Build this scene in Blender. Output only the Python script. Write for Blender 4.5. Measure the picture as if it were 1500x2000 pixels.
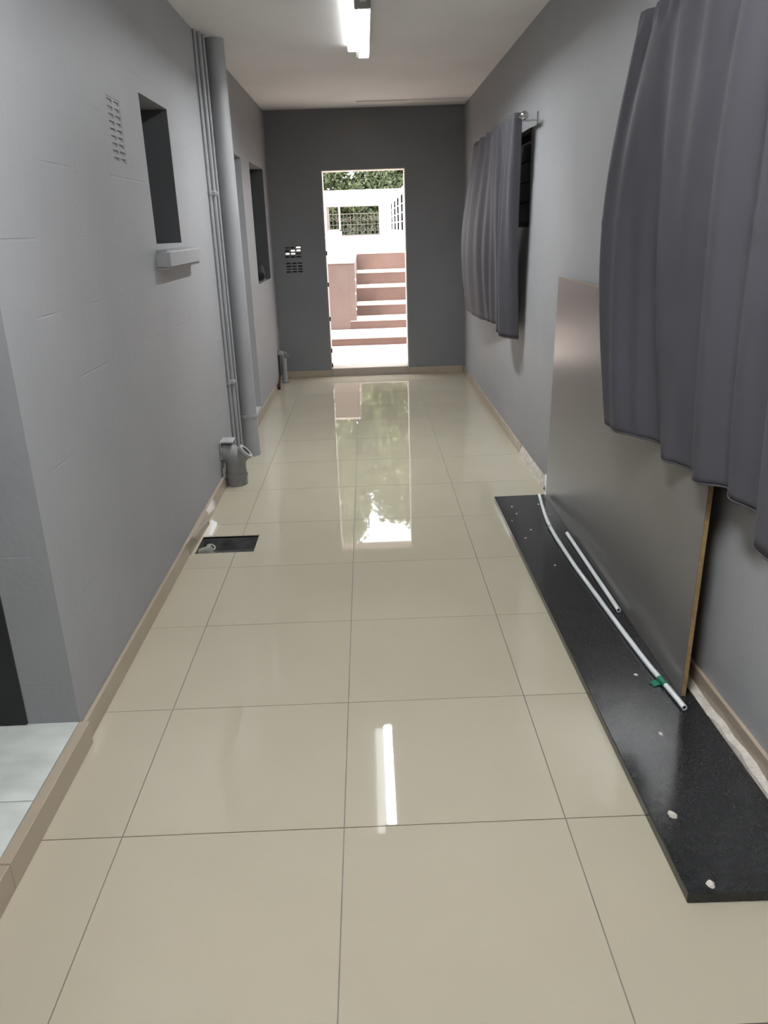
import bpy, bmesh, math, random
from mathutils import Vector, Matrix
random.seed(7)
for o in list(bpy.data.objects): bpy.data.objects.remove(o)
SC = bpy.context.scene
COL = SC.collection

# ------------------------------------------------------------------ camera
CAM_H = 1.54
cd = bpy.data.cameras.new('camera'); cam = bpy.data.objects.new('camera', cd); COL.objects.link(cam)
FPX = 1535.0
cd.sensor_fit = 'VERTICAL'; cd.sensor_height = 24.0; cd.lens = 24.0 * FPX / 2000.0
cd.clip_start = 0.05; cd.clip_end = 500
def cam_rot(vp=(712, 445), roll=0.0335):
    d = Vector((vp[0] - 750, -(vp[1] - 1000), -FPX)); Y = d.normalized()
    n = (d + Vector((1, roll, 0)) * 1000).cross(d).normalized()
    if n.y < 0: n = -n
    X = Y.cross(n)
    return Matrix((X, Y, n))
cam.matrix_world = Matrix.Translation((0, 0, CAM_H)) @ cam_rot().to_4x4()
SC.camera = cam

# ------------------------------------------------------------------ sky, sun, exposure
w = bpy.data.worlds.new('sky'); SC.world = w; w.use_nodes = True
bg = w.node_tree.nodes['Background']
bg.inputs['Color'].default_value = (0.96, 0.98, 1.0, 1); bg.inputs['Strength'].default_value = 6.0
sd = bpy.data.lights.new('sun', 'SUN'); sun = bpy.data.objects.new('sun', sd); COL.objects.link(sun)
sd.energy = 13.0; sd.angle = 0.01; sd.color = (1.0, 0.96, 0.90)
sun.rotation_euler = Vector((-0.42, 0.02, 0.9)).to_track_quat('Z', 'Y').to_euler()
sun.location = (0, 20, 30)
TUBE_RADIANCE = 232.0
vs = SC.view_settings
vs.view_transform = 'Standard'; vs.look = 'None'; vs.gamma = 1.0; vs.use_curve_mapping = False; vs.exposure = 0.0

# ------------------------------------------------------------------ materials
def mat(name, color, rough=0.6, metal=0.0, spec=0.5, var=0.0, vscale=3.0, bump=0.0, bscale=60.0,
        objvar=0.0, emit=None, coat=0.0, sheen=0.0, speck=None, streak=None):
    m = bpy.data.materials.new(name); m.use_nodes = True
    nt = m.node_tree; N = nt.nodes; L = nt.links
    b = N['Principled BSDF']
    b.inputs['Roughness'].default_value = rough; b.inputs['Metallic'].default_value = metal
    b.inputs['Specular IOR Level'].default_value = spec
    b.inputs['Coat Weight'].default_value = coat; b.inputs['Sheen Weight'].default_value = sheen
    tc = N.new('ShaderNodeTexCoord')
    rgb = N.new('ShaderNodeRGB'); rgb.outputs[0].default_value = (*color, 1)
    cur = rgb.outputs[0]
    if var > 0:
        no = N.new('ShaderNodeTexNoise'); no.inputs['Scale'].default_value = vscale; no.inputs['Detail'].default_value = 5
        mp = N.new('ShaderNodeMapping')
        if streak: mp.inputs['Scale'].default_value = streak
        L.new(tc.outputs['Object'], mp.inputs['Vector']); L.new(mp.outputs['Vector'], no.inputs['Vector'])
        mr = N.new('ShaderNodeMapRange'); mr.inputs[1].default_value = 0.3; mr.inputs[2].default_value = 0.7
        mr.inputs[3].default_value = 1 - var; mr.inputs[4].default_value = 1 + var
        L.new(no.outputs['Fac'], mr.inputs[0])
        mx = N.new('ShaderNodeVectorMath'); mx.operation = 'SCALE'
        L.new(cur, mx.inputs[0]); L.new(mr.outputs[0], mx.inputs['Scale']); cur = mx.outputs[0]
    if objvar > 0:
        oi = N.new('ShaderNodeObjectInfo'); mr = N.new('ShaderNodeMapRange')
        mr.inputs[3].default_value = 1 - objvar; mr.inputs[4].default_value = 1 + objvar
        L.new(oi.outputs['Random'], mr.inputs[0])
        mx = N.new('ShaderNodeVectorMath'); mx.operation = 'SCALE'
        L.new(cur, mx.inputs[0]); L.new(mr.outputs[0], mx.inputs['Scale']); cur = mx.outputs[0]
    if speck:
        vo = N.new('ShaderNodeTexVoronoi'); vo.inputs['Scale'].default_value = speck[0]
        L.new(tc.outputs['Object'], vo.inputs['Vector'])
        sp = N.new('ShaderNodeSeparateColor'); L.new(vo.outputs['Color'], sp.inputs[0])
        gt = N.new('ShaderNodeMath'); gt.operation = 'GREATER_THAN'; gt.inputs[1].default_value = speck[1]
        L.new(sp.outputs[0], gt.inputs[0])
        mc = N.new('ShaderNodeMix'); mc.data_type = 'RGBA'
        L.new(gt.outputs[0], mc.inputs[0]); L.new(cur, mc.inputs[6]); mc.inputs[7].default_value = (*speck[2], 1)
        cur = mc.outputs[2]
    L.new(cur, b.inputs['Base Color'])
    if bump > 0:
        n2 = N.new('ShaderNodeTexNoise'); n2.inputs['Scale'].default_value = bscale; n2.inputs['Detail'].default_value = 4
        L.new(tc.outputs['Object'], n2.inputs['Vector'])
        bp = N.new('ShaderNodeBump'); bp.inputs['Strength'].default_value = bump; bp.inputs['Distance'].default_value = 0.01
        L.new(n2.outputs['Fac'], bp.inputs['Height']); L.new(bp.outputs['Normal'], b.inputs['Normal'])
    if emit:
        b.inputs['Emission Color'].default_value = (*emit[0], 1); b.inputs['Emission Strength'].default_value = emit[1]
    return m

M = {}
M['wall'] = mat('grey_wall_paint', (0.315, 0.316, 0.325), 0.55, spec=0.35, var=0.05, vscale=1.5, bump=0.12, bscale=45)
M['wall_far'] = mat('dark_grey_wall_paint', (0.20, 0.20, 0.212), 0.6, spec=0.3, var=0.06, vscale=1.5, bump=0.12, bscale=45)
M['reveal'] = mat('charcoal_reveal', (0.085, 0.086, 0.092), 0.6, var=0.06, vscale=2)
M['block'] = mat('painted_blockwork', (0.315, 0.316, 0.325), 0.55, spec=0.35, var=0.05, vscale=1.5, bump=0.12, bscale=45)
M['ceiling'] = mat('ceiling_paint', (0.84, 0.825, 0.81), 0.8, var=0.05, vscale=1.2, bump=0.1, bscale=25)
M['tile'] = mat('polished_beige_porcelain', (0.455, 0.405, 0.315), 0.02, spec=0.6, var=0.025, vscale=2.0, objvar=0.015)
M['skirt'] = mat('beige_tile_skirting', (0.40, 0.33, 0.255), 0.12, var=0.04, vscale=3.0, objvar=0.05)
M['grout'] = mat('grey_grout', (0.20, 0.185, 0.16), 0.9, var=0.2, vscale=8)
M['white_tile'] = mat('white_marbled_tile', (0.60, 0.62, 0.585), 0.25, var=0.14, vscale=5.0, streak=(1, 2.5, 1))
M['granite'] = mat('black_granite', (0.020, 0.020, 0.021), 0.16, spec=0.5, var=0.25, vscale=30, speck=(420, 0.9, (0.040, 0.040, 0.042)))
M['granite_edge'] = mat('rough_granite_edge', (0.05, 0.05, 0.048), 0.6, var=0.3, vscale=40)
M['laminate'] = mat('brown_grey_laminate', (0.15, 0.14, 0.135), 0.27, spec=0.6, var=0.05, vscale=1.0)
M['chipboard'] = mat('chipboard_edge', (0.33, 0.22, 0.10), 0.85, var=0.2, vscale=60)
M['curtain'] = mat('charcoal_satin_curtain', (0.062, 0.059, 0.070), 0.62, spec=0.25, var=0.05, vscale=4)
M['lining'] = mat('black_curtain_lining', (0.02, 0.02, 0.024), 0.8)
M['pipe'] = mat('grey_painted_pipe', (0.30, 0.302, 0.312), 0.45, var=0.05, vscale=4)
M['pipe_worn'] = mat('worn_grey_plastic', (0.22, 0.22, 0.22), 0.45, var=0.12, vscale=12)
M['dirty'] = mat('dirty_grey_plastic', (0.26, 0.25, 0.21), 0.5, var=0.3, vscale=30)
M['pale_plastic'] = mat('pale_grey_plastic', (0.36, 0.36, 0.355), 0.45, var=0.1, vscale=20)
M['pvc'] = mat('white_pvc', (0.68, 0.70, 0.71), 0.35, var=0.04, vscale=10)
M['hollow'] = mat('dark_bore', (0.015, 0.015, 0.015), 0.9)
M['tape'] = mat('green_tape', (0.01, 0.16, 0.09), 0.5)
M['steel'] = mat('brushed_chrome', (0.6, 0.6, 0.6), 0.22, metal=1.0)
M['black'] = mat('black_painted_door', (0.012, 0.012, 0.013), 0.5, var=0.2, vscale=6)
M['glass'] = mat('dark_window_glass', (0.012, 0.014, 0.016), 0.08)
M['aluminium'] = mat('pale_aluminium', (0.62, 0.62, 0.62), 0.35, metal=0.6)
M['batten'] = mat('white_enamel', (0.75, 0.75, 0.74), 0.4)
M['tube'] = mat('lit_lamp_diffuser', (0.9, 0.9, 0.9), 0.4, emit=((0.95, 0.985, 1.0), TUBE_RADIANCE))
M['glow'] = mat('tray_painted_glow', (0.85, 0.85, 0.85), 0.4, emit=((0.95, 0.985, 1.0), 4.5))  # gives the gear tray the tube's light as its own glow
M['holder'] = mat('lamp_holder_plastic', (0.35, 0.35, 0.33), 0.5)
M['plaster'] = mat('crumbled_plaster', (0.60, 0.55, 0.49), 0.95, var=0.2, vscale=25, bump=0.6, bscale=90)
M['gloss_white'] = mat('glossy_white', (0.85, 0.85, 0.84), 0.2)
M['pit'] = mat('damp_dark_concrete', (0.085, 0.085, 0.082), 0.85, var=0.4, vscale=14, bump=0.6, bscale=40)
M['threshold'] = mat('threshold_tile', (0.36, 0.31, 0.27), 0.35, var=0.06)
M['frame'] = mat('pale_door_lining', (0.52, 0.47, 0.43), 0.6, var=0.08)
M['rust'] = mat('rusty_iron', (0.035, 0.018, 0.012), 0.9, var=0.3, vscale=30)
M['pink'] = mat('pink_brown_concrete', (0.124, 0.076, 0.062), 0.85, var=0.16, vscale=2.2, bump=0.2, bscale=12)
M['pale_pink'] = mat('pale_pink_render', (0.142, 0.101, 0.088), 0.85, var=0.10, vscale=3.0, bump=0.2, bscale=15)
M['paving'] = mat('pale_paving', (0.52, 0.435, 0.395), 0.85, var=0.08, vscale=1.0)
M['white_ext'] = mat('white_exterior_paint', (0.78, 0.77, 0.75), 0.8, var=0.03)
M['iron_white'] = mat('white_painted_iron', (0.5, 0.5, 0.5), 0.5)
M['dark_glass_ext'] = mat('dark_exterior_glass', (0.006, 0.0065, 0.008), 1.0, spec=0.0)
M['bark'] = mat('brown_bark', (0.05, 0.036, 0.025), 0.9, var=0.3, vscale=4, bump=0.5, bscale=10)
def leafmat(name, c, c2):
    m = mat(name, c, 0.5, spec=0.3)
    nt = m.node_tree; N = nt.nodes; L = nt.links
    b = N['Principled BSDF']
    geo = N.new('ShaderNodeNewGeometry'); r = N.new('ShaderNodeMix'); r.data_type = 'RGBA'
    L.new(geo.outputs['Random Per Island'], r.inputs[0])
    r.inputs[6].default_value = (*c, 1); r.inputs[7].default_value = (*c2, 1)
    L.new(r.outputs[2], b.inputs['Base Color'])
    return m
M['leaf'] = leafmat('mid_green_leaves', (0.05, 0.068, 0.024), (0.19, 0.205, 0.085))
M['leaf_dark'] = leafmat('dark_green_leaves', (0.03, 0.045, 0.02), (0.11, 0.13, 0.06))

# painted blockwork: faint broken course lines as fine relief
nt = M['block'].node_tree; N = nt.nodes; L = nt.links
tc = [n for n in N if n.type == 'TEX_COORD'][0]
old = [n for n in N if n.type == 'BUMP'][0]
sx = N.new('ShaderNodeSeparateXYZ'); L.new(tc.outputs['Object'], sx.inputs[0])
cx = N.new('ShaderNodeCombineXYZ'); L.new(sx.outputs['Y'], cx.inputs['X']); L.new(sx.outputs['Z'], cx.inputs['Y'])
br = N.new('ShaderNodeTexBrick'); L.new(cx.outputs[0], br.inputs['Vector'])
br.inputs['Scale'].default_value = 1.0; br.inputs['Brick Width'].default_value = 0.44; br.inputs['Row Height'].default_value = 0.22
br.inputs['Mortar Size'].default_value = 0.0035; br.inputs['Mortar Smooth'].default_value = 0.4
br.inputs['Color1'].default_value = (1, 1, 1, 1); br.inputs['Color2'].default_value = (1, 1, 1, 1); br.inputs['Mortar'].default_value = (0, 0, 0, 1)
nz = N.new('ShaderNodeTexNoise'); nz.inputs['Scale'].default_value = 3.0; L.new(tc.outputs['Object'], nz.inputs['Vector'])
mr = N.new('ShaderNodeMapRange'); mr.inputs[1].default_value = 0.5; mr.inputs[2].default_value = 0.62; L.new(nz.outputs['Fac'], mr.inputs[0])
b2 = N.new('ShaderNodeBump'); b2.inputs['Distance'].default_value = 0.004
ms = N.new('ShaderNodeMath'); ms.operation = 'MULTIPLY'; ms.inputs[1].default_value = 0.55; L.new(mr.outputs[0], ms.inputs[0]); L.new(ms.outputs[0], b2.inputs['Strength'])
L.new(br.outputs['Color'], b2.inputs['Height']); L.new(old.outputs['Normal'], b2.inputs['Normal'])
L.new(b2.outputs['Normal'], N['Principled BSDF'].inputs['Normal'])

# ------------------------------------------------------------------ helpers
class MB:
    def __init__(s): s.v = []; s.f = []
    def add(s, vs_, fs_):
        o = len(s.v); s.v += [tuple(p) for p in vs_]; s.f += [tuple(i + o for i in f) for f in fs_]; return s
    def box(s, x0, x1, y0, y1, z0, z1):
        return s.add([(x0, y0, z0), (x1, y0, z0), (x1, y1, z0), (x0, y1, z0), (x0, y0, z1), (x1, y0, z1), (x1, y1, z1), (x0, y1, z1)],
                     [(0, 3, 2, 1), (4, 5, 6, 7), (0, 1, 5, 4), (1, 2, 6, 5), (2, 3, 7, 6), (3, 0, 4, 7)])
    def tube(s, path, r, n=12, caps=True, radii=None):
        path = [Vector(p) for p in path]; rings = []; prev = None
        for i, p in enumerate(path):
            t = (path[min(i + 1, len(path) - 1)] - path[max(i - 1, 0)]).normalized()
            if prev is None:
                a = Vector((0, 0, 1)) if abs(t.z) < 0.9 else Vector((1, 0, 0))
                u = t.cross(a).normalized()
            else:
                u = (prev - t * prev.dot(t)).normalized()
            prev = u; v = t.cross(u)
            rr = radii[i] if radii else r
            rings.append([p + (u * math.cos(2 * math.pi * k / n) + v * math.sin(2 * math.pi * k / n)) * rr for k in range(n)])
        vs_ = [q for rg in rings for q in rg]; fs_ = []
        for i in range(len(rings) - 1):
            for k in range(n):
                k2 = (k + 1) % n
                fs_.append((i * n + k, i * n + k2, (i + 1) * n + k2, (i + 1) * n + k))
        if caps:
            fs_.append(tuple(reversed(range(n)))); fs_.append(tuple((len(rings) - 1) * n + k for k in range(n)))
        return s.add(vs_, fs_)
    def ring(s, c, axis, r0, r1, length, n=24):      # hollow short pipe along axis starting at c
        ax = Vector(axis).normalized(); a = Vector((0, 0, 1)) if abs(ax.z) < 0.9 else Vector((1, 0, 0))
        u = ax.cross(a).normalized(); v = ax.cross(u); c = Vector(c); vs_ = []
        for (r, d) in ((r1, 0), (r1, length), (r0, length), (r0, 0)):
            vs_ += [c + ax * d + (u * math.cos(2 * math.pi * k / n) + v * math.sin(2 * math.pi * k / n)) * r for k in range(n)]
        fs_ = []
        for j in range(4):
            for k in range(n):
                k2 = (k + 1) % n; j2 = (j + 1) % 4
                fs_.append((j * n + k, j * n + k2, j2 * n + k2, j2 * n + k))
        return s.add(vs_, fs_)
    def panel(s, us, vs_, holes, fn, w0, w1):
        # a slab with rectangular holes; fn(u, v, w) -> xyz
        U = sorted(set(us + [q for h in holes for q in h[:2]])); V = sorted(set(vs_ + [q for h in holes for q in h[2:]]))
        U = [q for q in U if us[0] - 1e-9 <= q <= us[-1] + 1e-9]; V = [q for q in V if vs_[0] - 1e-9 <= q <= vs_[-1] + 1e-9]
        nu, nv = len(U) - 1, len(V) - 1
        def solid(i, j):
            if i < 0 or j < 0 or i >= nu or j >= nv: return False
            a, b = (U[i] + U[i + 1]) / 2, (V[j] + V[j + 1]) / 2
            return not any(h[0] < a < h[1] and h[2] < b < h[3] for h in holes)
        idx = {}
        def vid(i, j, k):
            if (i, j, k) not in idx:
                idx[(i, j, k)] = len(s.v); s.v.append(tuple(fn(U[i], V[j], (w0, w1)[k])))
            return idx[(i, j, k)]
        for i in range(nu):
            for j in range(nv):
                if not solid(i, j): continue
                s.f.append((vid(i, j, 0), vid(i + 1, j, 0), vid(i + 1, j + 1, 0), vid(i, j + 1, 0)))
                s.f.append((vid(i, j, 1), vid(i, j + 1, 1), vid(i + 1, j + 1, 1), vid(i + 1, j, 1)))
                for (di, dj, a, b) in ((-1, 0, (i, j + 1), (i, j)), (1, 0, (i + 1, j), (i + 1, j + 1)), (0, -1, (i, j), (i + 1, j)), (0, 1, (i + 1, j + 1), (i, j + 1))):
                    if not solid(i + di, j + dj):
                        s.f.append((vid(*a, 0), vid(*a, 1), vid(*b, 1), vid(*b, 0)))
        return s
    def mesh(s, name, m, smooth=False, bevel=0.0, seg=1):
        me = bpy.data.meshes.new(name); me.from_pydata(s.v, [], s.f)
        bm = bmesh.new(); bm.from_mesh(me)
        bmesh.ops.recalc_face_normals(bm, faces=bm.faces)
        if bevel > 0:
            es = [e for e in bm.edges if len(e.link_faces) == 2 and e.calc_face_angle(0) > 0.6]
            bmesh.ops.bevel(bm, geom=es, offset=bevel, segments=seg, affect='EDGES', clamp_overlap=True)
        if smooth:
            for f in bm.faces: f.smooth = True
            for e in bm.edges:
                if len(e.link_faces) == 2 and e.calc_face_angle(0) > 0.7: e.smooth = False
        bm.to_mesh(me); bm.free()
        me.materials.append(M[m] if isinstance(m, str) else m)
        return me
    def build(s, name, m, parent=None, smooth=False, bevel=0.0, seg=1):
        return link(name, s.mesh(name, m, smooth, bevel, seg), parent)
def link(name, me, parent=None, loc=None):
    o = bpy.data.objects.new(name, me); COL.objects.link(o)
    if parent: o.parent = parent; o.matrix_parent_inverse = Matrix.Translation(-Vector(parent.location))
    if loc is not None: o.location = loc
    return o
def tag(o, label, cat, group=None, kind=None):
    o['label'] = label; o['category'] = cat
    if group: o['group'] = group
    if kind: o['kind'] = kind
    return o
def thing(name, label, cat, loc, group=None, kind=None):
    o = bpy.data.objects.new(name, None); COL.objects.link(o); o.location = loc; o.empty_display_size = 0.1
    return tag(o, label, cat, group, kind)
def spline(pts, n):
    pts = [Vector(p) for p in pts]; P = [pts[0] * 2 - pts[1]] + pts + [pts[-1] * 2 - pts[-2]]; out = []
    m = len(pts) - 1
    for i in range(n + 1):
        t = i / n * m; k = min(int(t), m - 1); t -= k
        a, b, c, d = P[k], P[k + 1], P[k + 2], P[k + 3]
        out.append(0.5 * ((2 * b) + (c - a) * t + (2 * a - 5 * b + 4 * c - d) * t * t + (3 * b - a - 3 * c + d) * t ** 3))
    return out

# ------------------------------------------------------------------ room shell
XL, YF, ZC, YB = -0.97, 8.75, 2.67, -2.6
WT = 0.2
def xr(y):                                       # the right wall is not quite straight
    K = [(-3, 1.105), (1.7, 1.09), (4.8, 1.052), (9.2, 1.043)]
    for (a, p), (b, q) in zip(K, K[1:]):
        if y <= b: return p + (q - p) * (y - a) / (b - a)
    return K[-1][1]
HOLE = (-0.93, -0.63, 3.73, 3.965)
ROWS = [1.73 + 0.603 * k for k in range(-8, 13)]
# floor: grout bed with a pit, tiles as pieces
fl = MB().panel([-1.0, 1.15], [YB, YF + 0.02], [HOLE], lambda u, v, w_: (u, v, w_), -0.16, -0.004).build('floor', 'grout')
tag(fl, 'polished beige porcelain tile floor of the corridor', 'floor', kind='structure')
def tile(x0, x1, y0, y1):
    g = 0.0016
    x0 += g; x1 -= g; y0 += g; y1 -= g
    holes = [HOLE] if (x0 < HOLE[1] and x1 > HOLE[0] and y0 < HOLE[3] and y1 > HOLE[2]) else []
    hz = [(max(h[0], x0 - 1), min(h[1], x1 + 1), h[2], h[3]) for h in holes]
    return MB().panel([x0, x1], [y0, y1], hz, lambda u, v, w_: (u, v, w_), -0.012, 0.0)
colx = [-0.955, -0.722, -0.117, 0.490, 1.06]
shared = {}
yr = [YB] + [r for r in ROWS if YB < r < YF] + [YF]
for i in range(4):
    for j in range(len(yr) - 1):
        x0, x1, y0, y1 = colx[i], colx[i + 1], yr[j], yr[j + 1]
        cut = x0 < HOLE[1] and x1 > HOLE[0] and y0 < HOLE[3] and y1 > HOLE[2]
        key = (i, round(y1 - y0, 3))
        if cut:
            tile(x0, x1, y0, y1).build('tile', 'tile', fl)
        else:
            if key not in shared: shared[key] = tile(x0, x1, 0, y1 - y0).mesh('tile', 'tile')
            t = link('tile', shared[key], fl); t.location = (0, y0, 0)
pit = MB()
x0, x1, y0, y1 = HOLE
pit.panel([x0 - .03, x1 + .03], [y0 - .03, y1 + .03], [(x0, x1, y0, y1)], lambda u, v, w_: (u, v, w_), -0.30, -0.165)
pit.box(x0 - .03, x1 + .03, y0 - .03, y1 + .03, -0.34, -0.075)
pit.build('pit_lining', 'pit', fl)
MB().box(x0 - .0005, x0 + .002, y0, y1, -.16, -.013).box(x1 - .002, x1 + .0005, y0, y1, -.16, -.013).box(x0, x1, y0 - .0005, y0 + .002, -.16, -.013).box(x0, x1, y1 - .002, y1 + .0005, -.16, -.013).build('pit_sides', 'pit', fl)

ce = MB().box(-3.5, 1.6, YB - .2, YF + WT, ZC, ZC + 0.18).build('ceiling', 'ceiling')
tag(ce, 'smooth off-white plaster ceiling of the corridor', 'ceiling', kind='structure')

# left wall with doorways, windows and airbrick opening
D1 = (1.05, 2.16, -0.2, 2.10); W1 = (3.89, 4.42, 1.497, 2.13); AB = (3.39, 3.565, 1.815, 2.05)
D2 = (5.85, 6.88, -0.2, 2.10); W2 = (7.38, 8.33, 1.09, 2.105)
lw = MB().panel([YB, YF], [-0.2, ZC], [D1, W1, AB, D2, W2], lambda u, v, w_: (w_, u, v), XL, XL - 0.25).build('wall_left', 'block')
tag(lw, 'grey painted blockwork wall along the left of the corridor', 'wall', kind='structure')
# right wall
R1 = (5.33, 7.1, 1.51, 2.09); R2 = (1.2, 2.75, 1.51, 2.09)
rw = MB().panel([YB, 1.7, 4.8, YF], [-0.2, ZC], [R1, R2], lambda u, v, w_: (xr(u) + w_, u, v), 0, 0.25).build('wall_right', 'wall')
tag(rw, 'light grey painted wall along the right of the corridor', 'wall', kind='structure')
# far wall
DX0, DX1, DZ0, DZ1 = -0.424, 0.436, 0.06, 2.106
V1 = (-0.855, -0.678, 1.261, 1.384); V2 = (-0.85, -0.668, 1.11, 1.225)
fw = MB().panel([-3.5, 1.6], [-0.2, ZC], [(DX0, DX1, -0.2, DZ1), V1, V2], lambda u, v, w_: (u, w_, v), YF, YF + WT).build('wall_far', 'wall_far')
tag(fw, 'dark grey painted end wall around the open doorway', 'wall', kind='structure')
bw = MB().box(-3.5, 1.6, YB - .2, YB, -.2, ZC).build('wall_back', 'wall'); tag(bw, 'grey wall closing the corridor behind the viewer', 'wall', kind='structure')
# rooms on the left
o = MB().box(-3.5, -3.3, YB, YF, -.2, ZC).box(-3.3, XL - .25, 2.9, 3.0, -.2, ZC).box(-3.3, XL - .25, 0.2, 0.3, -.2, ZC).build('wall_outer', 'wall')
tag(o, 'grey walls of the side room behind the left doorway', 'wall', kind='structure')
for k, (h, dirn) in enumerate(((R1, 1), (R2, 1))):
    y0, y1, z0, z1 = h; X = xr((y0 + y1) / 2)
    wt = thing('window_%d' % (k + 3), ['aluminium louvre window behind the far curtain on the right wall', 'aluminium louvre window behind the near curtain on the right wall'][k], 'window', (X + .1, (y0 + y1) / 2, z0), kind='structure')
    MB().panel([y0 - .01, y1 + .01], [z0 - .01, z1 + .01], [(y0 + .03, y1 - .03, z0 + .03, z1 - .03)], lambda u, v, w_: (w_, u, v), X + .06, X + .10).build('window_frame', 'black', wt)
    n = 4; hh = (z1 - z0 - .06) / n
    for q in range(n):
        MB().box(X + .08, X + .086, y0 + .03, y1 - .03, z0 + .035 + q * hh, z0 + .025 + (q + 1) * hh).build('pane', 'glass', wt)
    for q in range(3):
        MB().box(X + .040, X + .058, y0 + .10, y0 + .112, z0 + .03 + q * .19, z0 + .16 + q * .19).build('daylight_strip', 'gloss_white', wt)  # white strips stand in for daylight showing through narrow slits
    MB().box(X + .24, X + .27, y0 - .05, y1 + .05, z0 - .05, z1 + .05).build('light_block_panel', 'black', wt)  # added panel that keeps outside light out of the opening
for k, h in enumerate((W1, W2)):
    y0, y1, z0, z1 = h
    wt = thing('window_%d' % (k + 1), ['deep-set narrow window above the projecting grey sill on the left wall', 'deep-set window near the far left corner'][k], 'window', (XL - .2, (y0 + y1) / 2, z0), kind='structure')
    MB().panel([y0, y1], [z0, z1], [(y0 + .04, y1 - .04, z0 + .04, z1 - .04)], lambda u, v, w_: (w_, u, v), XL - .245, XL - .20).build('window_frame', 'black', wt)
    MB().box(XL - .23, XL - .224, y0 + .03, y1 - .03, z0 + .03, z1 - .03).build('pane', 'glass', wt)
    MB().box(XL - .199, XL - .001, y1 - .004, y1 - .0005, z0 + .0005, z1 - .0005).build('reveal', 'reveal', wt)  # thin jamb panels, darker than the wall
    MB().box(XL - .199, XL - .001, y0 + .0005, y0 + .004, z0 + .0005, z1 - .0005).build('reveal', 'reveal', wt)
# projecting sill
sl = MB().box(XL - .02, XL + .062, 3.85, 4.60, 1.385, 1.474).build('window_sill', 'wall', bevel=0.014, seg=3, smooth=True)
tag(sl, 'thick projecting grey concrete sill under the left window', 'window sill')

# doorway at the near left: step, tiles, black leaf standing open
rm = MB().box(-3.3, XL - .0, 0.3, 2.9, -.2, 0.070).build('floor_side_room', 'grout'); tag(rm, 'raised white tiled floor of the side room', 'floor', kind='structure')
shared_w = MB().box(0, .397, 0, .397, .066, .082).mesh('tile', 'white_tile')
for i in range(5):
    for j in range(6):
        yy = 1.793 + .4 * (j - 4)
        if yy < .3 or yy > 2.6: continue
        t = link('tile', shared_w, rm); t.location = (XL - .001 - .4 * (i + 1), yy, 0)
lf = thing('door_2', 'black door leaf standing open inside the near left doorway', 'door', (-1.13, 2.17, .082), kind='structure')
MB().box(-1.99, -1.134, 2.152, 2.19, .084, 2.08).build('door_leaf', 'black', lf, bevel=.003)
MB().box(-1.90, -1.86, 2.10, 2.15, 1.0, 1.04).box(-1.99, -1.86, 2.10, 2.115, 1.01, 1.03).build('door_handle', 'steel', lf)
# second doorway
st = MB().box(-1.6, XL - .002, D2[0], D2[1], -.2, .085).build('floor_doorstep', 'white_tile'); tag(st, 'white tiled doorstep of the doorway behind the soil pipe', 'doorstep', kind='structure')
dd = thing('door_3', 'grey closed door set deep in the doorway behind the soil pipe', 'door', (XL - .2, 6.37, .085), kind='structure')
MB().box(XL - .245, XL - .205, D2[0], D2[1], .087, 2.10).build('door_leaf', 'wall', dd)
MB().tube([(XL - .205, 6.75, 1.05), (XL - .16, 6.75, 1.05), (XL - .16, 6.64, 1.05)], .01, 8).build('door_handle', 'steel', dd)

# open doorway in the far wall
d1 = thing('door_1', 'open doorway to the sunny yard with pale lining and worn threshold', 'door', (0, YF, 0), kind='structure')
MB().box(DX0, -.416, YF + .002, YF + WT + .02, .0, DZ1).build('jamb', 'frame', d1)
MB().box(.427, DX1, YF + .002, YF + WT + .02, .0, DZ1).build('jamb', 'frame', d1)
MB().box(-.416, .427, YF + .002, YF + WT + .02, 2.098, DZ1).build('head', 'frame', d1)
MB().box(-.416, .427, YF - .012, YF + WT + .05, -.1, .086).build('threshold', 'threshold', d1, bevel=.006)
for z in (.12, .28, .62, .98, 1.3):
    MB().box(-.417, -.404, YF - .008, YF + .03, z - .022, z + .022).build('hinge', 'rust', d1, bevel=.003)

# skirtings
def skirting(name, label, along, pieces):
    p = thing(name, label, 'skirting', (0, 0, 0), kind='structure')
    for a in pieces: a.build('tile', 'skirt', p, bevel=.0015)
    return p
pcs = []
y = 2.19
Lb = [2.165, 2.58, 3.18, 3.72, 4.17, 4.78, 5.30, 5.845]
def lsk(a, b, h0, h1, xa, xb):       # tapered piece on the left wall
    s = MB(); s.add([(XL, a + .001, 0), (xa, a + .001, 0), (xb, b - .001, 0), (XL, b - .001, 0), (XL, a + .001, h0), (xa - .004, a + .001, h0), (xb - .004, b - .001, h1), (XL, b - .001, h1)],
                    [(0, 3, 2, 1), (4, 5, 6, 7), (0, 1, 5, 4), (1, 2, 6, 5), (2, 3, 7, 6), (3, 0, 4, 7)]); return s
for k in range(len(Lb) - 1):
    x_a = -.952 if k < 3 else -.948
    if k == 3: pcs.append(lsk(Lb[k], Lb[k + 1], .072, .075, -.948, -.934))
    else: pcs.append(lsk(Lb[k], Lb[k + 1], .072, .072, x_a, x_a))
pcs.append(lsk(6.885, 7.5, .07, .07, -.95, -.95)); pcs.append(lsk(7.5, 8.1, .07, .07, -.95, -.95)); pcs.append(lsk(8.1, YF, .07, .07, -.95, -.95))
pcs.append(lsk(D2[0], 6.36, .086, .086, -.948, -.948)); pcs.append(lsk(6.36, D2[1], .086, .086, -.948, -.948))
pcs.append(lsk(YB, -.6, .07, .07, -.95, -.95)); pcs.append(lsk(-.6, .4, .07, .07, -.95, -.95)); pcs.append(lsk(.4, 1.05, .07, .07, -.95, -.95))
skirting('baseboard_left', 'beige tile skirting along the foot of the left wall', None, pcs)
ks = thing('trim_1', 'worn beige tile riser below the near left doorway', 'step riser', (0, 0, 0), kind='structure')
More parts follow.
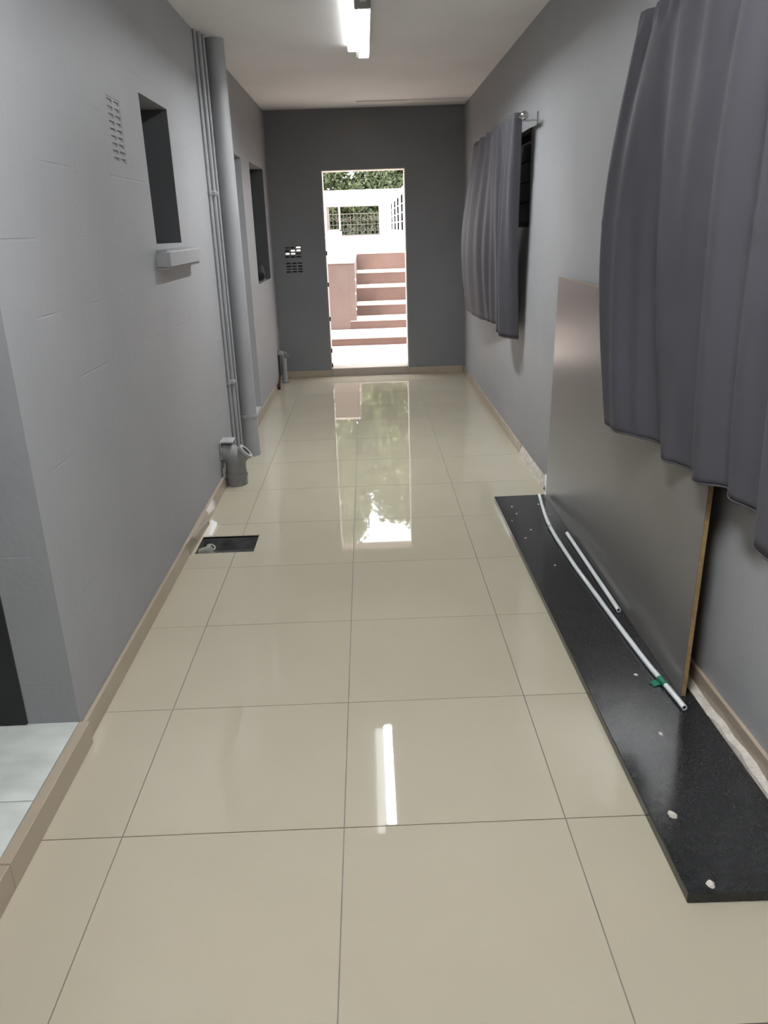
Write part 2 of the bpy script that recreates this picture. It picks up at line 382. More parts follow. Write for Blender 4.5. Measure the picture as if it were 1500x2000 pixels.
for a, b in ((1.05, 1.56), (1.56, 2.163)):
    MB().box(XL - .002, -.94, a + .001, b - .001, 0, .083).build('tile', 'skirt', ks, bevel=.002)
pcs = []
Rb = [YB, -1.2, 0, .6, 1.2, 1.8, 2.4, 3.0, 3.6, 4.2, 4.55]
def rsk(a, b, h):
    s = MB(); t = .014
    return s.add([(xr(a) - t, a + .001, 0), (xr(a), a + .001, 0), (xr(b), b - .001, 0), (xr(b) - t, b - .001, 0), (xr(a) - t, a + .001, h), (xr(a), a + .001, h), (xr(b), b - .001, h), (xr(b) - t, b - .001, h)],
                 [(0, 3, 2, 1), (4, 5, 6, 7), (0, 1, 5, 4), (1, 2, 6, 5), (2, 3, 7, 6), (3, 0, 4, 7)])
for a, b in zip(Rb, Rb[1:]): pcs.append(rsk(a, b, .10))
Rc = [5.33, 5.95, 6.55, 7.15, 7.75, 8.3, YF]
for a, b in zip(Rc, Rc[1:]): pcs.append(rsk(a, b, .072))
skirting('baseboard_right', 'beige tile skirting along the foot of the right wall', None, pcs)
pcs = [MB().box(XL + .02, DX0 - .002, YF - .012, YF, 0, .072), MB().box(DX1 + .002, .75, YF - .012, YF, 0, .072), MB().box(.752, xr(YF) - .014, YF - .012, YF, 0, .072)]
skirting('baseboard_far', 'beige tile skirting either side of the open doorway', None, pcs)
# broken patch: skirting missing, raw plaster
rb = random.Random(3)
s = MB(); n = 26; prof = []
for i in range(n + 1):
    yy = 4.55 + (5.33 - 4.55) * i / n
    prof.append((yy, .070 + rb.random() * .005, .006 + rb.random() * .006))
for i, (yy, h, t) in enumerate(prof):
    s.v += [(xr(yy), yy, 0), (xr(yy) - t - .012, yy, 0), (xr(yy) - t, yy, h * .6), (xr(yy) - .002, yy, h)]
for i in range(n):
    for k in range(3): s.f.append((i * 4 + k, i * 4 + k + 1, i * 4 + 5 + k, i * 4 + 4 + k))
bp = s.build('raw_plaster', 'plaster'); tag(bp, 'crumbled raw plaster where the skirting is missing beyond the leaning board', 'plaster')
s = MB(); n = 40
for i in range(n + 1):
    yy = 1.45 + (4.2 - 1.45) * i / n
    xo = xr(yy) - .0145; t = .012 + rb.random() * .016
    h = .034 + rb.random() * .012
    s.v += [(xo, yy, .0), (xo - t - .008, yy, .0), (xo - t, yy, h - .004), (xo, yy, h + .006)]
for i in range(n):
    for k in range(3): s.f.append((i * 4 + k, i * 4 + k + 1, i * 4 + 5 + k, i * 4 + 4 + k))
bp = s.build('plaster_bead', 'plaster'); tag(bp, 'ragged white plaster bead between granite slab and right skirting', 'plaster')

# ------------------------------------------------------------------ airbricks
def airbrick(name, label, y0, y1, z0, z1, cols, rows, fn, depth, m, inset, cat='air vent', back=None):
    o = thing(name, label, cat, fn((y0 + y1) / 2, z0, 0))
    holes = []; du = (y1 - y0) / cols; dv = (z1 - z0) / rows
    for i in range(cols):
        for j in range(rows):
            holes.append((y0 + du * (i + .12), y0 + du * (i + .88), z0 + dv * (j + .22), z0 + dv * (j + .70)))
    MB().panel([y0, y1], [z0, z1], holes, fn, inset, depth).build('grille', m, o)
    if back: MB().panel([y0, y1], [z0, z1], [], fn, back, back + .01).build('backing', m, o)
    return o
airbrick('airbrick', 'grey painted airbrick with two columns of slots on the left wall', AB[0], AB[1], AB[2], AB[3], 2, 9, lambda u, v, w_: (XL - w_, u, v), .05, 'wall', 0.0015, back=.0065)
airbrick('airbrick', 'upper of the two slotted airbricks beside the far doorway', *V1, 3, 4, lambda u, v, w_: (u, YF + w_, v), .06, 'wall_far', 0.001)
MB().box(-.855, -.80, YF + .05, YF + .07, 1.32, 1.384).box(-.80, -.74, YF + .05, YF + .07, 1.353, 1.384).box(-.745, -.678, YF + .05, YF + .07, 1.26, 1.322).box(-.855, -.745, YF + .05, YF + .07, 1.26, 1.291).build('blockage', 'wall_far', bpy.data.objects['airbrick.001'])  # added pieces behind the grille, blocking daylight in some slots
airbrick('airbrick', 'lower of the two slotted airbricks beside the far doorway', *V2, 3, 4, lambda u, v, w_: (u, YF + w_, v), .06, 'wall_far', 0.001, back=.05)

# ------------------------------------------------------------------ ceiling lamps
def batten(y0, y1, label, bare=False):
    o = thing('batten_lamp', label, 'ceiling lamp', (0, (y0 + y1) / 2, ZC))
    MB().box(-.066, .002, y0 + .02, y1 - .02, ZC - .040, ZC - .0005).build('gear_tray', 'glow', o, bevel=.006)  # tray emission imitates the light falling on it from the lamp
    if bare:                                # deep opal cover open at the sides, shaped to light the near walls more
        MB().box(.003, .073, y0 + .01, y1 - .01, ZC - .040, ZC - .0005).build('housing', 'batten', o, bevel=.004)
        MB().box(.010, .066, y0 + .03, y1 - .03, ZC - .078, ZC - .041).build('diffuser', 'tube', o, bevel=.012, seg=3, smooth=True)
    else:
        MB().box(.003, .073, y0 + .01, y1 - .01, ZC - .052, ZC - .0005).box(.003, .006, y0 + .02, y1 - .02, ZC - .075, ZC - .052).box(.070, .073, y0 + .02, y1 - .02, ZC - .075, ZC - .052).build('housing', 'batten', o)
        MB().box(.0065, .0695, y0 + .03, y1 - .03, ZC - .062, ZC - .053).build('diffuser', 'tube', o)
    for (a, b) in ((y0, y0 + .03), (y1 - .03, y1)):
        MB().box(-.012, .074, a, b, ZC - .078, ZC - .002).build('end_cap', 'holder', o, bevel=.006)
    MB().box(.018, .052, y0 - .0015, y0 + .001, ZC - .05, ZC - .035).build('rating_sticker', 'gloss_white', o)
    return o
batten(4.64, 5.92, 'lit white strip lamp on the ceiling in front of the far doorway')
batten(0.55, 1.83, 'lit white strip lamp on the ceiling overhead, nearest the viewer', True)
tr = MB().box(-.058, -.040, 5.925, 8.33, ZC - .011, ZC - .0008).box(-.040, xr(8.3) - .002, 8.315, 8.33, ZC - .011, ZC - .0008).build('cable_trunking', 'ceiling')
tag(tr, 'slim white cable trunking running from the lamp across the ceiling to the right wall', 'cable trunking')

# ------------------------------------------------------------------ left wall pipes
def vpipe(name, label, x, y, r, z0, z1, clips=(), group=None, m='pipe'):
    o = thing(name, label, 'pipe', (x, y, z0), group)
    MB().tube([(x, y, z0), (x, y, z1)], r, 24).build('pipe', m, o, smooth=True)
    return o
sp = vpipe('soil_pipe', 'thick grey soil pipe running from floor to ceiling on the left wall', -.889, 5.60, .059, 0.0, ZC)
MB().tube([(-.889, 5.60, .0), (-.889, 5.60, .29)], .0625, 24).build('socket', 'pipe', sp, smooth=True)
MB().ring((-.889, 5.60, .285), (0, 0, 1), .055, .0665, .02, 28).build('collar', 'pipe', sp, smooth=True)
MB().tube([(-.905, 5.545, .296), (-.911, 5.527, .296)], .009, 10).build('bolt', 'pale_plastic', sp, smooth=True)
MB().box(-.969, -.935, 5.585, 5.615, .280, .312).build('bracket', 'pipe', sp, bevel=.003)
ca = vpipe('conduit_pipe', 'thin grey conduit nearest the viewer in the row beside the soil pipe', -.9605, 5.325, .0075, .0, ZC)
cb = vpipe('conduit_pipe', 'middle grey conduit of the three beside the soil pipe', -.947, 5.405, .0130, .0, ZC)
cc = vpipe('conduit_pipe', 'grey conduit squeezed right against the soil pipe', -.935, 5.475, .0090, .0, ZC)
for z in (1.775, .575):
    MB().box(-.9685, -.930, 5.382, 5.428, z - .016, z + .016).build('pipe_clip', 'pale_plastic', cb, bevel=.005)
    MB().tube([(-.935, 5.40, z), (-.922, 5.40, z)], .008, 8).build('screw', 'pale_plastic', cb, smooth=True)
    MB().box(-.9685, -.9505, 5.312, 5.338, z - .012, z + .012).build('pipe_clip', 'pipe', ca, bevel=.003)

# drain elbow with inspection eye
ex, ey = -.889, 4.90
el = thing('drain_elbow', 'grey plastic drain bend with open inspection eye standing on the floor by the wall', 'drain pipe', (ex, ey, 0))
MB().tube([(ex, ey, 0), (ex, ey, .062)], .069, 28).build('stub', 'pipe_worn', el, smooth=True)
MB().ring((ex, ey, .056), (0, 0, 1), .055, .0735, .022, 28).build('collar', 'pipe_worn', el, smooth=True)
path = [(ex, ey, .06), (ex, ey, .12), (ex, ey, .155)] + [(ex - .085 + .085 * math.cos(a), ey, .155 + .065 * math.sin(a)) for a in [math.radians(q) for q in (15, 30, 45, 60, 75, 90)]]
path = [p for p in path if p[0] > XL + .004] + [(XL + .002, ey, .222)]
MB().tube(path, .0655, 28).build('bend', 'pipe_worn', el, smooth=True)
ax = Vector((.72, .02, .69)).normalized(); c0 = Vector((ex + .012, ey - .012, .160))
MB().tube([c0, c0 + ax * .085], .046, 24).build('eye_neck', 'pipe_worn', el, smooth=True)
MB().ring(c0 + ax * .075, ax, .034, .053, .016, 28).build('eye_rim', 'pale_plastic', el, smooth=True)
MB().tube([c0 + ax * .0855, c0 + ax * .0875], .035, 24).build('eye_bore', 'hollow', el)
MB().box(XL + .001, XL + .085, ey - .060, ey + .06, .285, .297).box(XL + .001, XL + .012, ey - .065, ey - .055, .18, .295).build('wall_flange', 'pale_plastic', el, bevel=.003)
MB().tube([(XL + .012, ey - .06, .06), (XL + .012, ey - .06, .125)], .010, 8).build('clip', 'pale_plastic', el, smooth=True)
# far corner standpipe
fx, fy = -.925, 8.46
fs = thing('waste_pipe', 'small grey waste pipe with an elbow at the far left corner', 'drain pipe', (fx, fy, 0))
MB().tube([(fx + .015, fy, 0), (fx + .015, fy, .24)], .024, 16).build('pipe', 'pipe', fs, smooth=True)
MB().tube([(fx + .015, fy, .23), (fx + .013, fy, .285), (fx - .005, fy, .312), (XL + .001, fy, .318)], .028, 16).build('elbow', 'pipe', fs, smooth=True)
ax = Vector((.75, -.2, .6)).normalized()
MB().ring(Vector((fx + .02, fy, .28)), ax, .018, .030, .04, 18).build('cap_rim', 'pipe_worn', fs, smooth=True)
MB().tube([Vector((fx + .02, fy, .28)) + ax * .02, Vector((fx + .02, fy, .28)) + ax * .024], .019, 14).build('bore', 'hollow', fs)
MB().ring((fx + .015, fy, 0), (0, 0, 1), .02, .042, .012, 18).build('floor_ring', 'pipe_worn', fs)
MB().tube([(XL + .012, fy - .07, .06), (XL + .014, fy - .06, .19), (XL + .012, fy - .05, .30)], .009, 8).build('hose', 'rust', fs, smooth=True)
hv = MB().tube([(XL + .03, 8.05, .03), (XL + .035, 8.12, .075), (XL + .03, 8.22, .11)], .012, 8).tube([(XL + .03, 8.08, .0), (XL + .032, 8.08, .06)], .014, 8).build('stop_tap', 'rust', smooth=True)
tag(hv, 'small dark stop tap by the far left skirting', 'tap')

# waste fitting in the pit
px, py = -.875, 3.80
wf = thing('waste_trap', 'dirty grey waste trap sitting in the dark floor pit', 'drain trap', (px, py, -.10))
MB().tube([(px - .05, py + .01, -.10), (px - .04, py + .02, -.03), (px - .01, py + .03, -.025), (px + .005, py + .03, -.06), (px + .005, py + .03, -.10)], .032, 16).build('body', 'dirty', wf, smooth=True)
ax = Vector((.3, -.35, .9)).normalized()
MB().ring((px - .002, py + .05, -.035), ax, .016, .025, .028, 20).build('collar', 'dirty', wf, smooth=True)
MB().tube([Vector((px - .002, py + .05, -.035)) + ax * .012, Vector((px - .002, py + .05, -.035)) + ax * .016], .019, 14).build('bore', 'hollow', wf)
MB().tube([(px + .075, py - .06, -.10), (px + .055, py - .01, -.025)], .012, 10).build('spout', 'dirty', wf, smooth=True)
# thin white sliver by the skirting
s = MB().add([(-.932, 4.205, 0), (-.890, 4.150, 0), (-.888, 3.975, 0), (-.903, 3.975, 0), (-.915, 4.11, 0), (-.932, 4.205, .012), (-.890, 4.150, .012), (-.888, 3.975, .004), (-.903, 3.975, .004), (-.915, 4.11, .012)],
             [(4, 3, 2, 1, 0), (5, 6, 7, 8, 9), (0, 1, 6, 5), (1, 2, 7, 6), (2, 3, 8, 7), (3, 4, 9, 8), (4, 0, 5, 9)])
o = s.build('white_sliver', 'gloss_white'); tag(o, 'small pointed white sliver lying by the left skirting behind the pit', 'offcut')
# dark thing on the far window's ledge
bmb = MB()
rr = random.Random(5); n = 14; prof = [(.0, .055), (.03, .075), (.08, .085), (.13, .07), (.155, .035)]
for z, r in prof:
    for k in range(n):
        a = 2 * math.pi * k / n; q = r * (1 + .16 * rr.uniform(-1, 1)); bmb.v.append((XL - .09 + q * math.cos(a), 7.98 + q * math.sin(a) * 1.7, W2[2] + z))
for i in range(len(prof) - 1):
    for k in range(n): bmb.f.append((i * n + k, i * n + (k + 1) % n, (i + 1) * n + (k + 1) % n, (i + 1) * n + k))
bmb.f.append(tuple(reversed(range(n)))); bmb.f.append(tuple((len(prof) - 1) * n + k for k in range(n)))
o = bmb.build('bundled_bag', 'lining', smooth=True); tag(o, 'crumpled black bundle resting in the far left window recess', 'bundle')

# ------------------------------------------------------------------ curtains
def rod(name, label, y0, y1, ends):
    X = .952; z = 2.125
    o = thing(name, label, 'curtain rod', (X, (y0 + y1) / 2, z))
    MB().tube([(X, y0, z), (X, y1, z)], .010, 14).build('rod', 'steel', o, smooth=True)
    for yy, sgn in ends:
        s = MB().tube([(X, yy, z), (X, yy + sgn * .012, z), (X, yy + sgn * .02, z), (X, yy + sgn * .04, z), (X, yy + sgn * .055, z), (X, yy + sgn * .062, z)], .01, 14, radii=[.012, .014, .019, .024, .018, .006])
        s.build('finial', 'steel', o, smooth=True)
    for yy in [a - b * .045 for a, b in ends]:
        W_ = xr(yy)
        MB().box(W_ - .006, W_ - .0005, yy - .014, yy + .014, z - .045, z + .03).build('bracket_plate', 'steel', o, bevel=.002)
        MB().tube([(W_ - .004, yy, z - .018), (X + .02, yy, z - .018), (X, yy, z - .014)], .005, 8).build('bracket_arm', 'steel', o, smooth=True)
        MB().ring((X, yy - .006, z), (0, 1, 0), .0105, .0145, .012, 16).build('bracket_cup', 'steel', o, smooth=True)
    return o
def curtain(name, label, top, bot, ztop, zbot, nu, nv, bulge, crease=None, group=None, fold=(0, 0)):
    T = spline([(x, y, 0) for y, x in top], nu); B = spline([(x, y, 0) for y, x in bot], nu)
    verts = []; faces = []
    rnd = random.Random(len(label))
    for j in range(nv + 1):
        v = j / nv
        e = v ** 0.75; e = e * e * (3 - 2 * e) * .45 + e * .55
        for i in range(nu + 1):
            u = i / nu
            p = (T[i] + Vector((-.026, 0, 0))).lerp(B[i], e)
            zb = zbot(u) if callable(zbot) else zbot
            z = ztop * (1 - v) + zb * v
            # gathered heading above the rod pocket
            if v < .05: p.x += .006 * math.sin(u * nu * .55) * (1 - abs(v - .015) / .05)
            dx, dy = bulge(u, v); p = Vector((p.x + dx, p.y + dy, 0))
            if crease: p.x -= .004 * math.exp(-((z - crease) / .008) ** 2)
            p.x += .0025 * math.sin(9 * v + 13 * u) + .002 * math.sin(23 * u + 5 * v)
            if fold[0]: p.x += fold[1] * math.sin(2 * math.pi * fold[0] * (u + .03 * math.sin(5 * u)) + .8 * v) * (.35 + .65 * v) * (1 - .5 * v ** 6)
            p.x = min(p.x, xr(p.y) - .012)
            verts.append((p.x, p.y, z))
    for j in range(nv):
        for i in range(nu):
            a = j * (nu + 1) + i; faces.append((a, a + 1, a + nu + 2, a + nu + 1))
    s = MB(); s.v = verts; s.f = faces
    me = bpy.data.meshes.new(name); me.from_pydata(verts, [], faces)
    for q in me.polygons: q.use_smooth = True
    me.materials.append(M['curtain'])
    o = link(name, me)
    sm = o.modifiers.new('thick', 'SOLIDIFY'); sm.thickness = .0035; sm.offset = 0
    # stitched hem
    hb = MB(); hn = nu; row = nv * (nu + 1)
    hb.tube([(verts[row + i][0], verts[row + i][1], verts[row + i][2] + .002) for i in range(0, nu + 1)], .0034, 6)
    hb.build('hem', 'curtain', o, smooth=True)
    return tag(o, label, 'curtain', group)

rod('curtain_rod', 'chrome curtain rod with bracket above the far curtains', 5.09, 7.12, ((5.09, -1), (7.12, 1)))
rod('curtain_rod', 'curtain rod at the top right, carrying the near curtains', 0.75, 2.915, ((2.915, 1),))
# far pair
top = [(5.17, .985), (5.20, .94), (5.27, .955), (5.33, .935), (5.40, .96), (5.46, .935), (5.54, .96), (5.62, .94), (5.70, .965)]
bot = [(5.36, 1.010), (5.40, .955), (5.50, .915), (5.58, .905), (5.64, .93), (5.70, .915), (5.78, .955), (5.84, .99), (5.90, 1.015)]
curtain('curtain', 'narrow folded charcoal curtain at the near end of the far rod', top, bot, 2.155, lambda u: .80 + .02 * u, 96, 40, lambda u, v: (-.012 * math.sin(math.pi * v), 0))
top = [(5.72, .965), (5.80, .94), (5.90, .962), (6.0, .938), (6.12, .962), (6.25, .94), (6.4, .96), (6.58, .94), (6.75, .96), (6.9, .942), (7.06, .955)]
bot = [(5.98, 1.02), (6.12, .985), (6.25, .972), (6.34, .962), (6.46, .945), (6.60, .93), (6.80, .915), (7.02, .905), (7.25, .905), (7.46, .915), (7.62, .94)]
curtain('curtain', 'wide billowing charcoal curtain at the far end of the far rod', top, bot, 2.155, lambda u: .815 - .01 * math.sin(3 * u), 110, 40, lambda u, v: (-.045 * math.sin(math.pi * v ** 1.25) * min(1, u * 1.6), .16 * u * math.sin(math.pi * v ** 1.1)), fold=(7, .008))
# near pair
top = [(2.93, .96), (2.87, .935), (2.80, .962), (2.72, .94), (2.62, .958), (2.52, .94), (2.41, .96), (2.30, .938), (2.19, .962), (2.08, .94), (1.98, .962), (1.90, .945), (1.83, .96), (1.76, .955)]
bot = [(3.00, .915), (2.90, .893), (2.79, .887), (2.71, .93), (2.655, .985), (2.57, .985), (2.47, .945), (2.42, .99), (2.31, .99), (2.19, .955), (2.11, 1.01), (1.99, .965), (1.90, .995), (1.78, 1.0)]
curtain('curtain', 'large charcoal curtain hanging in front of the leaning board', top, bot, 2.16, lambda u: .80 + .012 * math.sin(9 * u), 180, 60, lambda u, v: (-.030 * math.sin(math.pi * v) * (1 - u), .13 * (1 - u) * math.sin(math.pi * v ** .9)), crease=1.535, fold=(8.5, .010))
top = [(1.775, .945), (1.70, .935), (1.60, .962), (1.48, .94), (1.36, .96), (1.22, .94), (1.08, .96), (.94, .945), (.80, .955)]
bot = [(1.81, .955), (1.70, .90), (1.62, .90), (1.50, .98), (1.38, .92), (1.24, .99), (1.10, .93), (.95, .98), (.78, .94)]
curtain('curtain', 'charcoal curtain cut by the right edge of the picture', top, bot, 2.16, .795, 120, 40, lambda u, v: (-.02 * math.sin(math.pi * v), 0), crease=1.535, fold=(5, .008))

# ------------------------------------------------------------------ granite slab, board, conduits
sg = MB().add([(.709, 1.43, 0), (1.052, 1.425, 0), (1.030, 4.372, 0), (.703, 4.365, 0), (.709, 1.43, .03), (1.052, 1.425, .03), (1.030, 4.372, .03), (.703, 4.365, .03)],
              [(0, 3, 2, 1), (4, 5, 6, 7), (0, 1, 5, 4), (1, 2, 6, 5), (2, 3, 7, 6), (3, 0, 4, 7)])
o = sg.build('granite_slab', 'granite', bevel=.002); tag(o, 'long black granite slab lying on the floor along the right wall', 'stone slab')
by0, by1, bzt = 2.243, 4.335, 1.262
bd = thing('leaning_board', 'large brown-grey laminated board leaning on edge against the right wall', 'board', (1.0, 3.29, .031))
xb0, xb1 = 1.000, 1.022; th = .016
def bpt(u, z, d): return (xb0 + (xb1 - xb0) * (z - .031) / (bzt - .031) + d, u, z)
def slabpart(y0, y1, z0, z1, d0, d1):
    P_ = [bpt(y0, z0, d0), bpt(y0, z0, d1), bpt(y1, z0, d1), bpt(y1, z0, d0), bpt(y0, z1, d0), bpt(y0, z1, d1), bpt(y1, z1, d1), bpt(y1, z1, d0)]
    return MB().add(P_, [(0, 3, 2, 1), (4, 5, 6, 7), (0, 1, 5, 4), (1, 2, 6, 5), (2, 3, 7, 6), (3, 0, 4, 7)])
slabpart(by0, by1, .031, bzt, .0, .001).build('laminate_face', 'laminate', bd)
slabpart(by0 + .0005, by1 - .0005, .0315, bzt - .0005, .001, th).build('chipboard_core', 'chipboard', bd)
R_ = .0095; zc = .03 + R_
def hollow_pipe(name, label, pts, r, group=None):
    o = thing(name, label, 'conduit', pts[0])
    MB().tube(pts, r, 14, caps=False).build('tube', 'pvc', o, smooth=True)
    for a, b in ((0, 1), (-1, -2)):
        d = (Vector(pts[a]) - Vector(pts[b])).normalized(); c = Vector(pts[a])
        MB().ring(c - d * .006, d, r * .68, r, .0062, 16).build('tube_end', 'pvc', o, smooth=True)
        MB().tube([c - d * .005, c - d * .003], r * .7, 12).build('bore', 'hollow', o)
    return o
pts = spline([(.962, 4.33, zc), (.942, 4.16, zc), (.922, 3.98, zc), (.911, 3.80, zc), (.909, 3.60, zc), (.914, 3.30, zc), (.925, 3.05, zc), (.938, 2.75, zc), (.955, 2.45, zc), (.972, 2.28, zc), (.982, 2.165, zc)], 40)
lp = hollow_pipe('conduit_length', 'long bent white plastic conduit with green tape lying on the granite slab', [tuple(p) for p in pts], R_)
ya = (.9635, 2.345, zc); yb = (.9695, 2.300, zc)
MB().tube([ya, yb], R_ + .002, 14).build('tape_wrap', 'tape', lp, smooth=True)
MB().add([(.950, 2.345, .0315), (.925, 2.33, .033), (.932, 2.305, .0315), (.962, 2.318, .0315), (.950, 2.345, .035), (.925, 2.33, .0365), (.932, 2.305, .035), (.962, 2.318, .035)], [(0, 3, 2, 1), (4, 5, 6, 7), (0, 1, 5, 4), (1, 2, 6, 5), (2, 3, 7, 6), (3, 0, 4, 7)]).build('tape_tail', 'tape', lp)
MB().tube([(.9095, 3.826, zc), (.9092, 3.81, zc)], R_ + .0006, 14).build('joint_mark', 'pipe', lp, smooth=True)
hollow_pipe('conduit_length', 'short straight white plastic conduit lying between long conduit and board', [(.976, 3.72, zc), (.977, 3.4, zc), (.979, 2.86, zc)], R_)
# crumbs
cr = random.Random(11)
spots = [(.768, 1.692, .011, 'largest white crumb on the near end of the granite slab'), (.771, 1.455, .010, 'white crumb at the near front edge of the granite slab'),
         (.862, 2.047, .006, 'small white crumb midway along the granite slab'), (.896, 2.388, .006, 'small pale crumb on the slab left of the green tape'),
         (.774, 4.174, .007, None), (.809, 3.81, .006, None), (.735, 3.95, .005, None), (.76, 3.70, .005, None), (.93, 4.20, .006, None), (.955, 4.02, .006, None), (.83, 3.35, .005, None), (.78, 4.06, .005, None)]
for x, y, r, lab in spots:
    s = MB(); n = 7
    a0 = cr.random() * 6
    base = [(x + r * (0.7 + .6 * cr.random()) * math.cos(a0 + 2 * math.pi * k / n), y + r * 1.5 * (0.7 + .6 * cr.random()) * math.sin(a0 + 2 * math.pi * k / n), .0302) for k in range(n)]
    tp = [(x + (p[0] - x) * .6, y + (p[1] - y) * .6, .0302 + r * .5) for p in base]
    s.add(base + tp, [tuple(reversed(range(n))), tuple(range(n, 2 * n))] + [(k, (k + 1) % n, n + (k + 1) % n, n + k) for k in range(n)])
    o = s.build('plaster_crumb', 'plaster')
    tag(o, lab or 'tiny pale crumb scattered on the far end of the granite slab', 'crumb', 'crumbs on the granite slab')

# ------------------------------------------------------------------ the yard
g = MB().box(-8, 8, YF + WT, 10.47, -.2, .088).build('yard_ground', 'paving'); tag(g, 'sunlit pale paving just outside the doorway', 'ground', kind='structure')
RIS = [(10.469, .189), (11.417, .307), (12.071, .463), (12.683, .671), (13.395, .856), (14.294, 1.118)]
stp = thing('stairs', 'pink-brown concrete steps rising from the doorway to the yard', 'stairs', (.5, 10.47, .09), kind='structure')
for k, (yy, z) in enumerate(RIS[:-1]):
    y2 = RIS[k + 1][0]
    x0 = -.55 if k == 0 else (-.245 if k == 1 else -.158)
    if k == 0: x0 = -6
    MB().box(x0, 1.9 if k else 6, yy, y2 + .02, -.2, z - .012).build('step', 'pink', stp)
    MB().box(x0 + .001, 1.899 if k else 6, yy - .006, y2 + .001, z - .012, z).build('tread', 'paving', stp)
    
ld = MB().box(-.158, 1.9, 14.294, 15.4, -.2, 1.117).box(-12, 12, 15.4, 62, -.2, 1.118).build('upper_terrace', 'pink'); tag(ld, 'upper terrace of the yard at the head of the steps', 'terrace', kind='structure')
MB().box(-.157, 1.899, 14.288, 15.4, 1.117, 1.123).box(-12, 12, 15.4, 62, 1.118, 1.123).build('terrace_paving', 'paving', ld)
pb = thing('retaining_block', 'pale pink rendered retaining wall with white coping left of the steps', 'retaining wall', (-1.5, 11.42, .19))
MB().box(-6, -.245, 11.41, 15.399, .1895, 1.085).box(-.246, -.16, 11.41, 15.399, .3075, 1.085).build('block', 'pale_pink', pb)
MB().box(-6, -.158, 11.395, 15.3985, 1.085, 1.110).build('coping', 'paving', pb)
for z in (.45, .66, .85):
    MB().box(-.165, -.148, 11.40, 11.43, z, z + .035).build('chipped_edge', 'paving', pb, bevel=.006)
pb2 = thing('retaining_block', 'pink rendered retaining wall closing the right side of the steps', 'retaining wall', (3, 11.42, .19))
MB().box(1.9, 6, 11.41, 15.399, .1895, 1.085).build('block', 'pale_pink', pb2)
MB().box(1.9, 6, 11.395, 15.3985, 1.085, 1.110).build('coping', 'paving', pb2)
# house across the yard
hs = thing('house', 'white house with a wide carport opening across the yard', 'house', (0, 45, 1.12))
MB().panel([-7, 4], [1.123, 3.38], [(-2.03, .82, 1.0, 2.66)], lambda u, v, w_: (u, w_, v), 45, 45.25).build('front_wall', 'white_ext', hs)
MB().box(-2.25, -2.05, 45.25, 49.2, 1.123, 3.2).build('carport_side_wall', 'white_ext', hs)
MB().box(.86, 1.1, 45.25, 49.2, 1.123, 3.2).build('carport_side_wall', 'white_ext', hs)
MB().box(-7, 4, 45.25, 49.0, 2.72, 3.2).build('carport_roof', 'white_ext', hs)
MB().box(-7.1, 4.1, 44.98, 46.7, 3.38, 3.45).build('parapet_coping', 'white_ext', hs)
MB().box(-2.03, -1.25, 45.05, 45.3, 1.123, 1.42).build('low_wall', 'white_ext', hs)
MB().box(-1.95, -1.35, 45.06, 45.28, 1.42, 1.50).build('low_wall_coping', 'paving', hs)
MB().box(-1.36, -1.28, 45.1, 45.2, 1.50, 2.66).build('post', 'white_ext', hs)
# gate
gt = thing('iron_gate', 'pale wrought iron gate with scrollwork at the back of the carport', 'gate', (-.4, 48.6, 1.12))
MB().box(-2.03, .85, 48.58, 48.62, 1.14, 1.20).box(-2.03, .85, 48.58, 48.62, 2.30, 2.35).box(-2.03, .85, 48.58, 48.62, 1.72, 1.76).build('gate_frame', 'iron_white', gt)
barm = MB().box(-.011, .011, -.011, .011, 0, 1.15).mesh('bar', 'iron_white')
for k in range(15):
    b_ = link('bar', barm, gt, (-2.0 + k * .2 - 0, 48.6, 1.17)); b_.matrix_parent_inverse = Matrix.Translation(-gt.location)
scm = MB().tube([(.13 * (1 - .055 * k) * math.cos(k * .5), 0, .13 * (1 - .055 * k) * math.sin(k * .5)) for k in range(17)], .019, 6).mesh('scroll', 'iron_white', smooth=True)
for k in range(11):
    for z in (1.46, 2.02):
        b_ = link('scroll', scm, gt, (-1.86 + k * .258, 48.57, z)); b_.rotation_euler = (0, 1.2 * k, 0)
# barred side building on the right
sb = thing('side_building', 'long white building with tall barred windows on the right of the yard', 'building', (1.4, 36, 1.12))
wy = [(45.4 - 44.9 + 43.7, 44.6), (40.9, 42.3), (36.5, 38.2), (33.0, 34.6), (29.6, 31.0), (26.0, 27.4), (22.4, 23.8)]
MB().panel([20, 44.96], [1.123, 2.80], [(a, b, 1.42, 2.62) for a, b in wy], lambda u, v, w_: (w_, u, v), 1.37, 1.6).build('wall', 'white_ext', sb)
MB().box(1.35, 2.6, 19.9, 44.96, 2.80, 2.84).build('roof_edge', 'holder', sb)
for a, b in wy:
    wn = MB().box(1.366, 1.39, a + .001, b - .001, 1.421, 2.619).build('window', 'dark_glass_ext', sb)
    for q in range(3):
        MB().box(1.363, 1.366, a, b, 1.42 + .3 * (q + 1) - .014, 1.42 + .3 * (q + 1) + .014).build('bar', 'white_ext', wn)

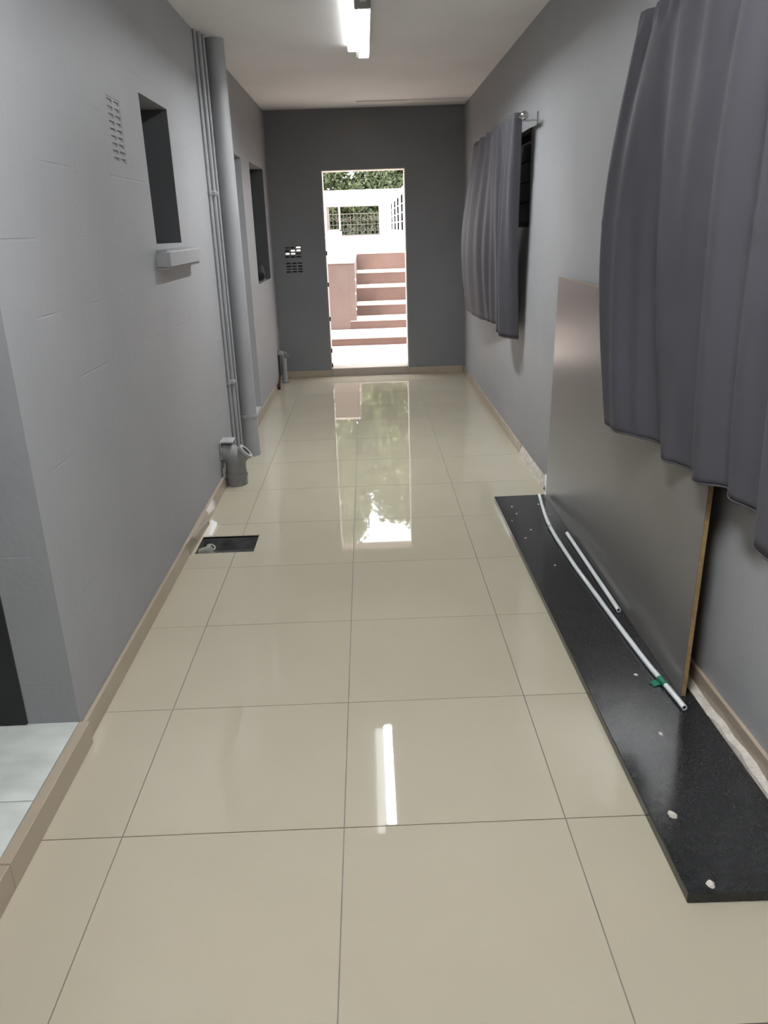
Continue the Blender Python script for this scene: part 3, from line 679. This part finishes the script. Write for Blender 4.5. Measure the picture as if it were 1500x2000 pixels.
# ------------------------------------------------------------------ trees
def tree(label, x, y, base, crown, lumps, leaves, size, seed, m):
    r = random.Random(seed)
    o = thing('leafy_tree', label, 'tree', (x, y, base), 'trees beyond the house')
    cx_, cy_, cz, rx, ry, rz = crown
    bl = []
    for k in range(lumps):
        while True:
            p = Vector((r.uniform(-1, 1), r.uniform(-1, 1), r.uniform(-1, 1)))
            if p.length <= 1: break
        p = p * .86
        rad = r.uniform(.13, .26)
        bl.append((Vector((cx_ + p.x * rx, cy_ + p.y * ry, cz + p.z * rz)), rad * (rx + rz) / 2))
    vs_ = []; fs_ = []
    per = leaves // lumps
    for c, rad in bl:
        for q in range(per):
            d = Vector((r.gauss(0, 1), r.gauss(0, 1), r.gauss(0, 1) + .25)).normalized()
            p = c + d * rad * (r.uniform(.55, 1.0))
            nrm = (d + Vector((r.uniform(-1, 1), r.uniform(-1, 1), r.uniform(-.6, 1))) * .7).normalized()
            a = nrm.cross(Vector((r.uniform(-1, 1), r.uniform(-1, 1), r.uniform(-1, 1)))).normalized(); b = nrm.cross(a)
            s_ = size * r.uniform(.6, 1.3)
            i = len(vs_)
            vs_ += [tuple(p - a * s_), tuple(p + b * s_ * .42), tuple(p + a * s_), tuple(p - b * s_ * .42)]
            fs_.append((i, i + 1, i + 2, i + 3))
    me = bpy.data.meshes.new('foliage'); me.from_pydata(vs_, [], fs_); me.materials.append(M[m])
    f = link('foliage', me, o); f['kind'] = 'stuff'
    t = MB().tube([(x, y, base - .1), (x + .1, y, base + (cz - base) * .4), (x - .1, y, cz), (x, y, cz + rz * .4)], .3, 10, radii=[.42, .32, .25, .1])
    for k in range(7):
        c, rad = bl[k * (lumps // 7)]
        z0 = base + (cz - base) * r.uniform(.35, .8)
        t.tube([(x, y, z0), ((x + c.x) / 2, (y + c.y) / 2, (z0 + c.z) / 2 + .4), tuple(c)], .1, 7, radii=[.17, .12, .05])
    t.build('trunk', 'bark', o, smooth=True)
    return o
tree('tall broad leafy tree rising behind the house, left of centre', -4.2, 56, 1.12, (-4.5, 56, 12.8, 5.8, 4.0, 11.2), 130, 42000, .26, 1, 'leaf')
tree('tall broad leafy tree rising behind the house, right of centre', 2.6, 57, 1.12, (2.6, 57, 11.2, 4.8, 4.0, 9.5), 120, 38000, .26, 2, 'leaf')
tree('dark low tree in the gap behind the iron gate', -0.8, 53.5, 1.12, (-.4, 53.5, 2.7, 5.0, 1.4, 2.7), 110, 32000, .15, 3, 'leaf_dark')
tree('dark tree behind the house at the far left', -12, 57, 1.12, (-12, 57, 9, 5, 4, 7.5), 50, 9000, .34, 4, 'leaf_dark')
tree('dark tree behind the house at the far right', 10, 57, 1.12, (10, 57, 9, 5, 4, 7.5), 50, 9000, .34, 5, 'leaf_dark')
